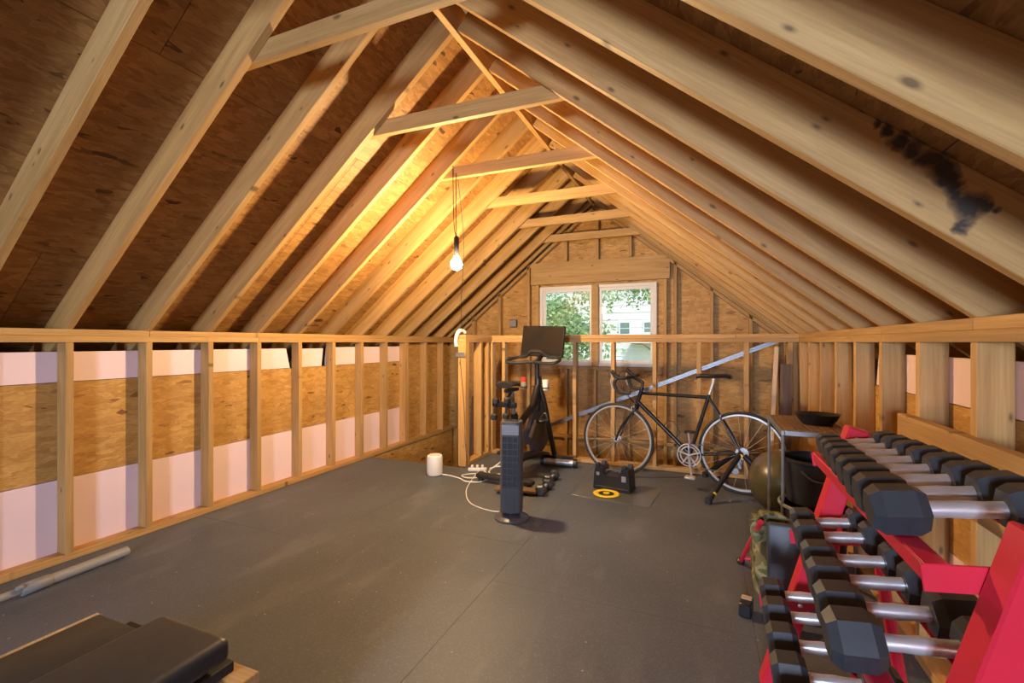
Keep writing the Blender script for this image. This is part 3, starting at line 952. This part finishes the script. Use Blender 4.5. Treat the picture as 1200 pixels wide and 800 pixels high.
MB().lathe([(.026, .072), (.027, .11), (.018, .118), (.001, .119)], 16).build('cap', 'redp', o)
tag(o, 'small bottle with a red cap in the exercise bike holder', 'bottle')
o = MB().lathe([(.026, .0), (.033, .10), (.031, .10), (.025, .006), (.001, .006)], 18, caps=False).build('cup', 'white')
o.location = on_eb((.60, -.119, .775))
tag(o, 'white plastic cup in the exercise bike holder', 'cup')
for i, (p, rz, lab) in enumerate((((-.02, .085, .66), .25, 'small black dumbbell hanging behind the bike saddle on the stud side'), ((-.02, -.03, .67), -.15, 'small black dumbbell hanging behind the bike saddle near the seat post'))):
    e = empty('hand_weight', on_eb(p))
    e.rotation_euler = (.12, 0, R(84) + rz)
    MB().tube([(0, 0, -.045), (0, 0, .045)], .011, 8).build('handle', 'matte', e)
    for z in (-.07, .07):
        MB().lathe([(.018, -.028), (.030, -.018), (.030, .018), (.018, .028)], 12, Matrix.Translation((0, 0, z))).build('head', 'matte', e)
    tag(e, lab, 'dumbbell', 'weights on the exercise bike')

# ------------------------------------------------------------------ tower fan
fan = empty('tower_fan', (-1.256, 3.01, 0), R(14))
tag(fan, 'dark tower fan on a round base in front of the exercise bike', 'fan')
MB().lathe([(.122, 0), (.125, .008), (.118, .016), (.06, .032), (.05, .034)], 40).build('base', 'greyd', fan)
MB().lathe([(.045, .03), (.045, .055)], 24).build('neck', 'black', fan)
def fanring(z, w=.078, d=.070, n=28):
    out = []
    for k in range(n):
        a = 2 * math.pi * k / n
        c, s = math.cos(a), math.sin(a)
        out.append((w * math.copysign(abs(c) ** .55, c), d * math.copysign(abs(s) ** .55, s), z))
    return out
MB().ring_sweep([fanring(.05, .068, .062), fanring(.06), fanring(.675), fanring(.685, .072, .065)]).build('housing', 'greyd', fan)
MB().box((0, -.070, .412), (.112, .004, .37), .001).build('grille_backing', 'matte', fan)
for k in range(9):
    MB().box((0, -.074, .236 + k * .044), (.112, .006, .005), .001).build('grille_slat', 'greyd', fan)
for x in (-.055, -.02, .02, .055):
    MB().box((x, -.076, .412), (.004, .005, .37), .001).build('grille_bar', 'greyd', fan)
MB().box((0, -.0705, .63), (.12, .004, .07), .002).build('control_panel', 'grey', fan)
MB().box((0, 0, .687), (.10, .07, .006), .002).build('top_panel', 'black', fan)

# ------------------------------------------------------------------ floor things near the back
o = empty('smart_speaker', (-2.33, 3.71, 0))
MB().lathe([(.060, 0), (.071, .008), (.073, .03), (.073, .165), (.068, .182), (.055, .188), (.001, .188)], 32).build('body', 'white', o)
MB().lathe([(.056, 0), (.056, .002), (.001, .002)], 24, Matrix.Translation((0, 0, .1875))).build('top_disc', 'vinylw', o)
tag(o, 'white cylindrical speaker on the black floor by the stair opening', 'speaker')

o = empty('power_strip', (-2.02, 3.98, 0), R(25)); o.scale = (.7, .7, .7)
MB().box((0, 0, .02), (.26, .06, .04), .008).build('body', 'white', o)
for x in (-.07, 0, .07):
    MB().box((x, 0, .06), (.035, .04, .045), .008).build('plug', 'white', o)
tag(o, 'white power strip with plugs on the floor by the post', 'power strip')
c1 = bez([(-2.255, 3.715, .01), (-2.17, 3.72, .006), (-2.05, 3.68, .006), (-1.95, 3.62, .006), (-1.83, 3.66, .006), (-1.80, 3.80, .006), (-1.90, 3.88, .008), (-2.02, 3.82, .012), (-2.06, 3.74, .012), (-1.95, 3.70, .014), (-1.84, 3.84, .012), (-1.93, 3.92, .03)], 7)
tag(MB().tube(c1, .0055, 8).build('white_cable', 'white'), 'looped white power cord running from the white speaker', 'cord')
c2 = bez([(-1.90, 4.0, .03), (-1.80, 4.04, .05), (-1.74, 3.96, .02), (-1.80, 3.88, .014), (-1.88, 3.95, .02), (-1.82, 4.06, .08), (-1.74, 4.10, .16), (-1.66, 4.08, .20)], 7)
tag(MB().tube(c2, .006, 8).build('white_cable', 'white'), 'white power cord rising from the strip to the exercise bike', 'cord')
c3 = bez([(-1.97, 3.93, .03), (-1.93, 3.70, .005), (-1.83, 3.40, .005), (-1.66, 3.15, .005), (-1.45, 3.06, .005), (-1.33, 3.07, .012)], 7)
tag(MB().tube(c3, .004, 7).build('white_cable', 'white'), 'thin white power cord curving across the floor to the tower fan', 'cord')

# small weights stored on the floor behind the fan
for (x, y), rz, lab in (((-1.25, 3.90), .25, 'small black dumbbell on the floor beside the exercise bike, nearer the half wall'),
                    ((-1.22, 3.62), .25, 'small black dumbbell on the floor beside the exercise bike, nearer the fan')):
    dumbbell((x, y, .0), .085, .06, .11, 0, lab, 'dumbbells on the floor by the fan', rz + R(75))
o = empty('wooden_step', (-1.42, 3.50, 0), R(10))
MB().box((0, 0, .035), (.34, .10, .02), .003).build('top_board', 'brown_wood', o)
for x in (-.13, .13):
    MB().box((x, 0, .0125), (.04, .09, .025), .002).build('runner', 'matte', o)
tag(o, 'low brown board on black runners behind the tower fan', 'board')
o = empty('floor_roller', (-1.36, 4.50, 0), R(4))
MB().tube([(-.13, -.07, .045), (.16, -.07, .045)], .03, 16).build('tube', 'alu', o)
for x in (-.15, .18):
    MB().lathe([(.02, -.02), (.044, -.016), (.044, .016), (.02, .02)], 18, Matrix.Translation((x, -.07, .045)) @ Matrix.Rotation(R(90), 4, 'Y')).build('end_cap', 'black', o)
tag(o, 'silver tube with black end caps on the floor beside the exercise bike', 'roller')

# black moulded case with raised ends in front of the bicycle
bx = empty('moulded_case', (-.70, 3.93, 0), R(-9)); bx.scale = (.93, .93, .93)
tag(bx, 'black moulded case with raised ends before the front bicycle wheel', 'case')
prf = [(-.165, .0), (.165, .0), (.170, .02), (.160, .15), (.150, .20), (.09, .205), (.075, .15), (.055, .135), (-.055, .135), (-.075, .15), (-.09, .20), (-.150, .20), (-.160, .15), (-.170, .02)]
MB().prism(prf, -.085, .085, Matrix.Rotation(R(90), 4, 'X')).build('body', 'black', bx, 0)
for x in (-.125, .125):
    MB().lathe([(.022, .195), (.026, .20), (.026, .225), (.015, .232), (.001, .232)], 14, Matrix.Translation((x - .02, -.03, 0))).build('knob', 'rubber', bx)
    MB().lathe([(.020, .195), (.024, .20), (.024, .235), (.012, .242), (.001, .242)], 14, Matrix.Translation((x + .015, .035, 0))).build('knob', 'greyd', bx)
MB().tube(bez([(-.075, -.02, .145), (-.055, -.02, .172), (0, -.02, .178), (.055, -.02, .172), (.075, -.02, .145)], 5), .010, 8).build('carry_handle', 'greyd', bx)
MB().box((0, -.086, .035), (.30, .004, .006), .001).build('seam_ridge', 'greyd', bx)
MB().box((.115, -.0865, .125), (.04, .004, .05), .002).build('latch', 'grey', bx)
MB().box((-.125, -.0865, .145), (.03, .004, .03), .002).build('latch', 'grey', bx)
o = tag(MB().box((-.66, 3.86, .0015), (.62, .50, .003), .001, Matrix.Rotation(R(-6), 3, 'Z')).build('floor_sheet', 'sheet', None, 0), 'thin grey sheet on the floor under the moulded case', 'mat')
dsc = empty('yellow_disc', (-.735, 3.765, .003))
MB().torus((0, 0, .006), (0, 0, 1), .085, .022, 40, 8, .28).build('ring', 'yellow', dsc)
MB().lathe([(.066, 0), (.066, .006), (.001, .006)], 30).build('plate', 'matte', dsc)
MB().lathe([(.026, .005), (.026, .012), (.001, .012)], 20).build('hub', 'yellow', dsc)
tag(dsc, 'yellow and black disc lying flat on the floor before the case', 'disc')

# galvanised channel crossing behind the half wall
def channel(p0, p1, lab):
    p0 = Vector(p0); p1 = Vector(p1); ax = (p1 - p0).normalized(); up = Vector((0, 1, 0)); wdir = ax.cross(up).normalized()
    mw = Matrix(((ax.x, wdir.x, up.x), (ax.y, wdir.y, up.y), (ax.z, wdir.z, up.z)))
    L = (p1 - p0).length; c = (p0 + p1) / 2
    mb = MB().box(c + up * .008, (L, .036, .003), 0, mw)
    for s in (-1, 1):
        mb.box(c + wdir * (s * .017), (L, .003, .018), 0, mw)
    mb.box(c, (L, .012, .012), .002, mw)
    return tag(mb.build('metal_channel', 'steel', None, 0), lab, 'metal channel')
channel((-1.66, 4.785, .29), (.745, 4.785, 1.31), 'galvanised metal channel slanting behind the half wall studs')

# leaning lumber in the corners
o = board('wooden_pole', (.50, 4.38, .012), (.585, 4.60, 1.20), .035, .02, (1, 0, 0), 'pine_pale', None, .003)
tag(o, 'pale wooden stick leaning in the corner behind the slatted table', 'wooden stick')
o = board('leaning_board', (.63, 4.50, .012), (.665, 4.645, 1.05), .09, .02, (1, 0, 0), 'brown_wood', None, .003)
tag(o, 'weathered brown board leaning beside the pale stick in the corner', 'board')
o = board('leaning_board', (-2.50, 4.68, -1.115), (-2.40, 4.68, .62), .09, .022, (1, 0, 0), 'brown_wood', None, .003)
tag(o, 'brown board standing in the stair opening beside the post', 'board')

o = empty('junction_box', (-2.42, 5.885, 1.45))
MB().box((0, -.02, .05), (.10, .035, .10), .004).build('box', 'greyd', o)
MB().box((0, -.039, .05), (.09, .004, .09), .002).build('cover', 'grey', o)
tag(o, 'small grey junction box on the strand board beside the window', 'junction box')

# ------------------------------------------------------------------ slatted table with pans, tub, ball, bags
tb = empty('slatted_table', (.575, 3.26, 0))
tag(tb, 'folding table with brown slatted top and grey metal legs', 'table')
tw, td, th = .36, .62, .75
t2 = MB()
for s in (-1, 1):
    t2.box((s * (tw / 2 - .01), 0, th - .015), (.02, td, .03), .003)
    t2.box((0, s * (td / 2 - .01), th - .015), (tw - .04, .02, .03), .003)
t2.build('frame', 'steel', tb, 0)
for k in range(5):
    MB().box((-.128 + k * .064, 0, th - .003), (.056, td - .044, .012), .002).build('slat', 'brown_wood', tb, 0)
for sx in (-1, 1):
    for sy in (-1, 1):
        MB().tube([(sx * (tw / 2 - .012), sy * (td / 2 - .012), th - .03), (sx * (tw / 2 - .012), sy * (td / 2 - .012), 0)], .009, 8).build('leg', 'steel', tb)
bw = MB()
def oval(r1, r2, z, n=28): return [(r1 * math.cos(2 * math.pi * k / n), r2 * math.sin(2 * math.pi * k / n), z) for k in range(n)]
bw.ring_sweep([oval(.075, .06, 0), oval(.10, .085, .03), oval(.115, .098, .062), oval(.119, .102, .064), oval(.112, .095, .060), oval(.096, .08, .03), oval(.07, .055, .006)])
o = bw.build('black_basin', 'blackm'); o.location = (.62, 3.22, .7535)
tag(o, 'glossy black oval basin on the slatted table', 'basin')
def tub(loc, r1, r2, h, mat, lab, rim):
    t = empty('storage_tub', loc)
    MB().ring_sweep([oval(r1 * .86, r2 * .86, 0), oval(r1, r2, h), oval(r1 * .975, r2 * .97, h), oval(r1 * .84, r2 * .83, .008)]).build('body', mat, t)
    MB().tube(oval(r1 * 1.01, r2 * 1.01, h - .008), .010, 6, True).build('rim', rim, t)
    h_ = MB().tube(bez([(-r1 * .55, -r2 * .86, h * .8), (-r1 * .2, -r2 * 1.02, h * .62), (r1 * .3, -r2 * 1.0, h * .62), (r1 * .6, -r2 * .84, h * .82)], 6), .006, 6).build('handle', 'greyd', t)
    tag(t, lab, 'tub')
tub((.565, 3.02, .0), .165, .17, .34, 'black', 'lower black storage tub with grey rim under the slatted table', 'grey')
tub((.570, 3.03, .35), .155, .155, .245, 'black', 'black tub stacked on the lower tub under the slatted table', 'black')
bl = MB()
N = 20
rings = []
for i in range(1, N):
    a = math.pi * i / N
    r_ = .23 * math.sin(a)
    rings.append([(r_ * math.cos(2 * math.pi * k / 32), r_ * math.sin(2 * math.pi * k / 32), .23 - .23 * math.cos(a)) for k in range(32)])
bl.ring_sweep(rings)
o = bl.build('exercise_ball', 'ball'); o.location = (.53, 3.835, 0)
tag(o, 'mottled green and brown exercise ball behind the slatted table', 'ball')

def lumpy(name, dims, mat, seed, amp=.12, e=.7, n=28):
    mb = MB(); rings = []
    for i in range(1, n):
        a = math.pi * i / n
        row = []
        for k in range(n * 2):
            b_ = math.pi * k / n
            d = Vector((math.sin(a) * math.cos(b_), math.sin(a) * math.sin(b_), -math.cos(a)))
            p = Vector([math.copysign(abs(c) ** e, c) for c in d])
            f = 1 + amp * noise.noise(d * 2.6 + Vector((seed, 0, 0))) + amp * .5 * noise.noise(d * 6 + Vector((seed, 3, 0)))
            row.append((p.x * dims[0] * f, p.y * dims[1] * f, max(0, dims[2] * (1 + p.z * f))))
        rings.append(row)
    mb.ring_sweep(rings)
    return mb.mesh(name, mat, 60)
o = empty('duffel_bag', (.315, 2.54, 0))
link('body', lumpy('body', (.10, .12, .18), 'camo', 2.0), o)
f_ = link('flap', lumpy('flap', (.085, .07, .045), 'camo', 9.0, .3), o); f_.location = (-.02, -.03, .33)
MB().tube(bez([(-.075, -.06, .28), (-.09, -.07, .36), (-.04, -.08, .42), (.03, -.08, .41), (.06, -.06, .33)], 6), .02, 8, flat=.4).build('strap', 'camo', o)
tag(o, 'olive camouflage bag standing behind the folded padded bench', 'bag')
o = empty('folded_bench', (.325, 2.28, 0))
tag(o, 'small folded bench with dark pad and red legs beyond the rack', 'bench')
bb = MB().box((0, 0, 0), (.24, .05, .40), .012, None, 2).build('pad', 'vinyl', o); bb.location = (.055, .05, .235); bb.rotation_euler = (R(-8), 0, 0)
MB().tube([(-.135, .60, .012), (-.085, .10, .42)], .012, 10).build('leg', 'red', o)
MB().tube([(.30, .60, .012), (.22, .13, .42)], .012, 10).build('leg', 'red', o)
MB().tube([(-.13, .55, .053), (.292, .55, .053)], .010, 8).build('stretcher', 'red', o)
for x in (-.135, .30):
    MB().lathe([(.02, 0), (.022, .02), (.014, .03)], 12, Matrix.Translation((x, .60, 0))).build('rubber_foot', 'black', o)
o = empty('rubber_block', (.178, 2.36, 0), R(-12))
MB().box((0, 0, .03), (.05, .09, .06), .005).build('body', 'black', o)
MB().box((0, .02, .0625), (.045, .035, .006), .002).build('pad', 'tan', o)
tag(o, 'small black block with a pale pad on the floor by the bag', 'block')

# ------------------------------------------------------------------ bench in the near corner, tube on the floor
bn = empty('weight_bench', (-1.40, .25, 0))
tag(bn, 'homemade wooden weight bench with a black padded cushion', 'bench')
def bnp(c, d, nm, mat, bev=.003, seg=1):
    o = MB().box((0, 0, 0), d, bev, None, seg).build(nm, mat, bn, 40); o.location = Vector(c) - Vector((-1.40, .25, 0)); return o
bnp((-1.293, .14, .432), (.285, 1.40, .066), 'cushion', 'vinyl', .022, 4)
bnp((-1.55, .12, .418), (.20, 1.34, .045), 'side_pad', 'vinyl', .008, 2)
bnp((-1.656, .12, .415), (.012, 1.34, .05), 'edge_strip', 'pine_pale')
bnp((-1.40, .16, .368), (.46, 1.40, .03), 'deck_board', 'matte')
bnp((-1.375, .22, .325), (.50, 1.36, .03), 'base_board', 'plywood')
for x in (-1.58, -1.17):
    for y in (-.40, .84):
        bnp((x, y, .155), (.089, .089, .31), 'leg', 'plywood')
    bnp((x, .22, .26), (.038, 1.14, .089), 'rail', 'plywood')
pp = empty('telescopic_tube', (-3.09, 1.40, 0))
tag(pp, 'grey telescopic tube lying on the floor along the left wall', 'tube')
d0 = Vector((-3.075, 1.25, .031)); d1 = Vector((-3.088, 1.61, .031)); dd = (d1 - d0).normalized()
def pt(mb, nm, m): setp(mb.build(nm, m), pp)
pt(MB().cyl(d0, d1, .026, None, 20), 'outer_tube', 'greypipe')
pt(MB().tube([d0 - dd * .10, d0 - dd * .095, d0 + dd * .01, d0 + dd * .015], [.026, .030, .030, .026], 20), 'collar', 'grey')
pt(MB().cyl(d0 - dd * .85 + Vector((0, 0, -.012)), d0 - dd * .10, .018, None, 16), 'inner_tube', 'greypipe')
pt(MB().box(d0 - dd * .11 + Vector((.02, 0, .022)), (.02, .03, .02), .004), 'lock_button', 'grey')

# ------------------------------------------------------------------ hanging bulb, its cord and the plug on the post
BX, BY, BZ = -1.745, 3.085, 1.835
lp = empty('pendant_bulb', (BX, BY, BZ - .06))
tag(lp, 'lit bare bulb in a black socket hanging from a collar tie', 'light bulb')
def lpp(mb, nm, m):
    o = mb.build(nm, m); setp(o, lp); return o
lpp(MB().lathe([(.001, -.046), (.020, -.041), (.036, -.027), (.045, 0), (.042, .018), (.030, .037), (.018, .058), (.016, .066)], 20, Matrix.Translation((BX, BY, BZ))), 'bulb', 'bulb')
lpp(MB().lathe([(.017, .062), (.020, .068), (.020, .20), (.012, .215), (.004, .22)], 18, Matrix.Translation((BX, BY, BZ))), 'socket', 'black')
TB = 2.50
lpp(MB().tube(bez([(BX, BY, BZ + .21), (BX - .004, BY, 2.2), (BX - .006, BY + .004, TB + .03)], 6), .0035, 6), 'cord', 'black')
lpp(MB().tube(bez([(BX, BY, BZ + .20), (BX - .018, BY - .006, 2.15), (BX - .028, BY - .004, TB), (BX - .026, BY - .006, TB + .09)], 6), .0035, 6), 'cord', 'black')
lpp(MB().tube(bez([(BX - .006, BY + .034, TB - .002), (BX - .10, BY + .30, 2.06), (-2.11, 3.82, 1.62), (-2.225, 4.045, 1.36)], 8), .0025, 6), 'feed_cord', 'black')
pg = empty('plug_adapter', (-2.245, 4.06, 1.316))
tag(pg, 'white plug adapter hooked over the end post with a grey strap', 'plug')
def pgp(mb, nm, m): setp(mb.build(nm, m), pg)
pgp(MB().tube(bez([(-2.225, 4.11, 1.34), (-2.24, 4.07, 1.36), (-2.265, 4.035, 1.34), (-2.285, 4.03, 1.27), (-2.28, 4.03, 1.20)], 5), [.016] * 6 + [.020] * 8 + [.018] * 7, 10), 'hook', 'white')
pgp(MB().box((-2.245, 4.052, 1.115), (.11, .012, .05), .004), 'strap', 'steel')
pgp(MB().tube(bez([(-2.25, 4.045, 1.10), (-2.235, 4.054, .9), (-2.215, 4.054, .7), (-2.20, 4.054, .45), (-2.19, 4.053, .20), (-2.12, 4.02, .03)], 6), .004, 6), 'cord', 'brown_wood')

# ------------------------------------------------------------------ outside the window
gr = MB().box((0, 20, -3.3), (120, 80, .2)).build('ground', 'grass', None, 0)
gr['kind'] = 'structure'; gr['label'] = 'lawn outside the house below the attic window'
def tree(name, loc, trunk_r, h, crown, nleaf, mat, lab, leaf=.16):
    t = empty(name, loc)
    x0 = 0
    mb = MB().tube(bez([(0, 0, -.1), (.06, 0, h * .3), (-.08, .1, h * .62), (.05, 0, h * .95)], 5), [trunk_r * (1 - .05 * k) for k in range(16)], 10)
    mb.build('trunk', 'bark', t)
    br = MB()
    rnd = random.Random(len(name) + int(abs(loc[0]) * 10))
    for k in range(7):
        a = rnd.uniform(0, 6.28); z = h * rnd.uniform(.4, .8)
        p = Vector((0, 0, z)); q = p + Vector((math.cos(a) * crown[0] * .8, math.sin(a) * crown[0] * .8, crown[1] * rnd.uniform(.2, .7)))
        br.tube([p, (p + q) / 2 + Vector((0, 0, .15)), q], [trunk_r * .4, trunk_r * .28, trunk_r * .1], 6)
    br.build('branches', 'bark', t)
    vs, fs = [], []
    clumps = [Vector((rnd.gauss(0, .45) * crown[0], rnd.gauss(0, .45) * crown[0], h * .8 + rnd.gauss(0, .5) * crown[1])) for _ in range(34)]
    for i in range(nleaf):
        c = rnd.choice(clumps) + Vector((rnd.gauss(0, .32), rnd.gauss(0, .32), rnd.gauss(0, .26)))
        u = Vector((rnd.gauss(0, 1), rnd.gauss(0, 1), rnd.gauss(0, 1))).normalized(); w = u.orthogonal().normalized()
        s = leaf * rnd.uniform(.6, 1.2)
        o_ = len(vs)
        vs += [c - u * s * .5, c + w * s * .28, c + u * s * .5, c - w * s * .28]
        fs.append([o_, o_ + 1, o_ + 2, o_ + 3])
    mb = MB(); mb.add(vs, fs)
    me = bpy.data.meshes.new('foliage'); me.from_pydata([tuple(v) for v in vs], [], fs); me.materials.append(M[mat])
    f = link('foliage', me, t); f['kind'] = 'stuff'
    tag(t, lab, 'tree', 'trees outside the window')
tree('garden_tree', (-4.15, 13.5, -3.2), .26, 5.4, (1.5, 1.6), 6500, 'leaf', 'leafy green tree with a thick trunk outside the left pane')
tree('garden_tree', (-6.6, 19.0, -3.2), .22, 6.0, (2.2, 2.2), 6500, 'leaf2', 'pale green tree standing behind the thick trunked tree outside')
tree('garden_tree', (-1.75, 18.2, -3.2), .10, 8.4, (1.3, .8), 2200, 'leaf', 'slim tree with a high crown outside the right pane', .14)
hs = empty('neighbour_house', (-3.0, 27.0, -3.2))
tag(hs, 'pale two storey house seen through the right window pane', 'house')
MB().box((0, 3, 4.0), (12, 6, 8.0)).build('wall', 'siding', hs, 0)
for k in range(18):
    MB().box((0, -.012, .3 + k * .42), (12, .03, .03)).build('siding_course', 'trim', hs, 0)
MB().prism([(-6.4, 0), (6.4, 0), (0, 3.2)], -.4, 6.4, Matrix.Translation((0, 6.0, 8.0)) @ Matrix.Rotation(R(90), 4, 'X')).build('roof', 'roofing', hs, 0)
for x, z in ((.15, 5.25), (1.0, 5.25), (-1.2, 5.25), (.85, 3.1), (-1.5, 3.1), (2.8, 5.25), (2.8, 3.1), (-3.6, 5.25), (-3.6, 3.1)):
    w_ = MB().box((x, -.03, z), (.66, .08, .78)).build('window', 'trim', hs, 0)
    for s in (-1, 1):
        MB().box((x, -.075, z + s * .17), (.52, .02, .30)).build('pane', 'darkglass', w_, 0)
MB().box((.4, -.45, 4.45), (2.4, .9, .10)).build('balcony', 'trim', hs, 0)
for k in range(13):
    MB().box((-.75 + k * .19, -.86, 4.72), (.03, .03, .46)).build('baluster', 'trim', hs, 0)
MB().box((.4, -.86, 4.96), (2.4, .05, .05)).build('balcony_rail', 'trim', hs, 0)
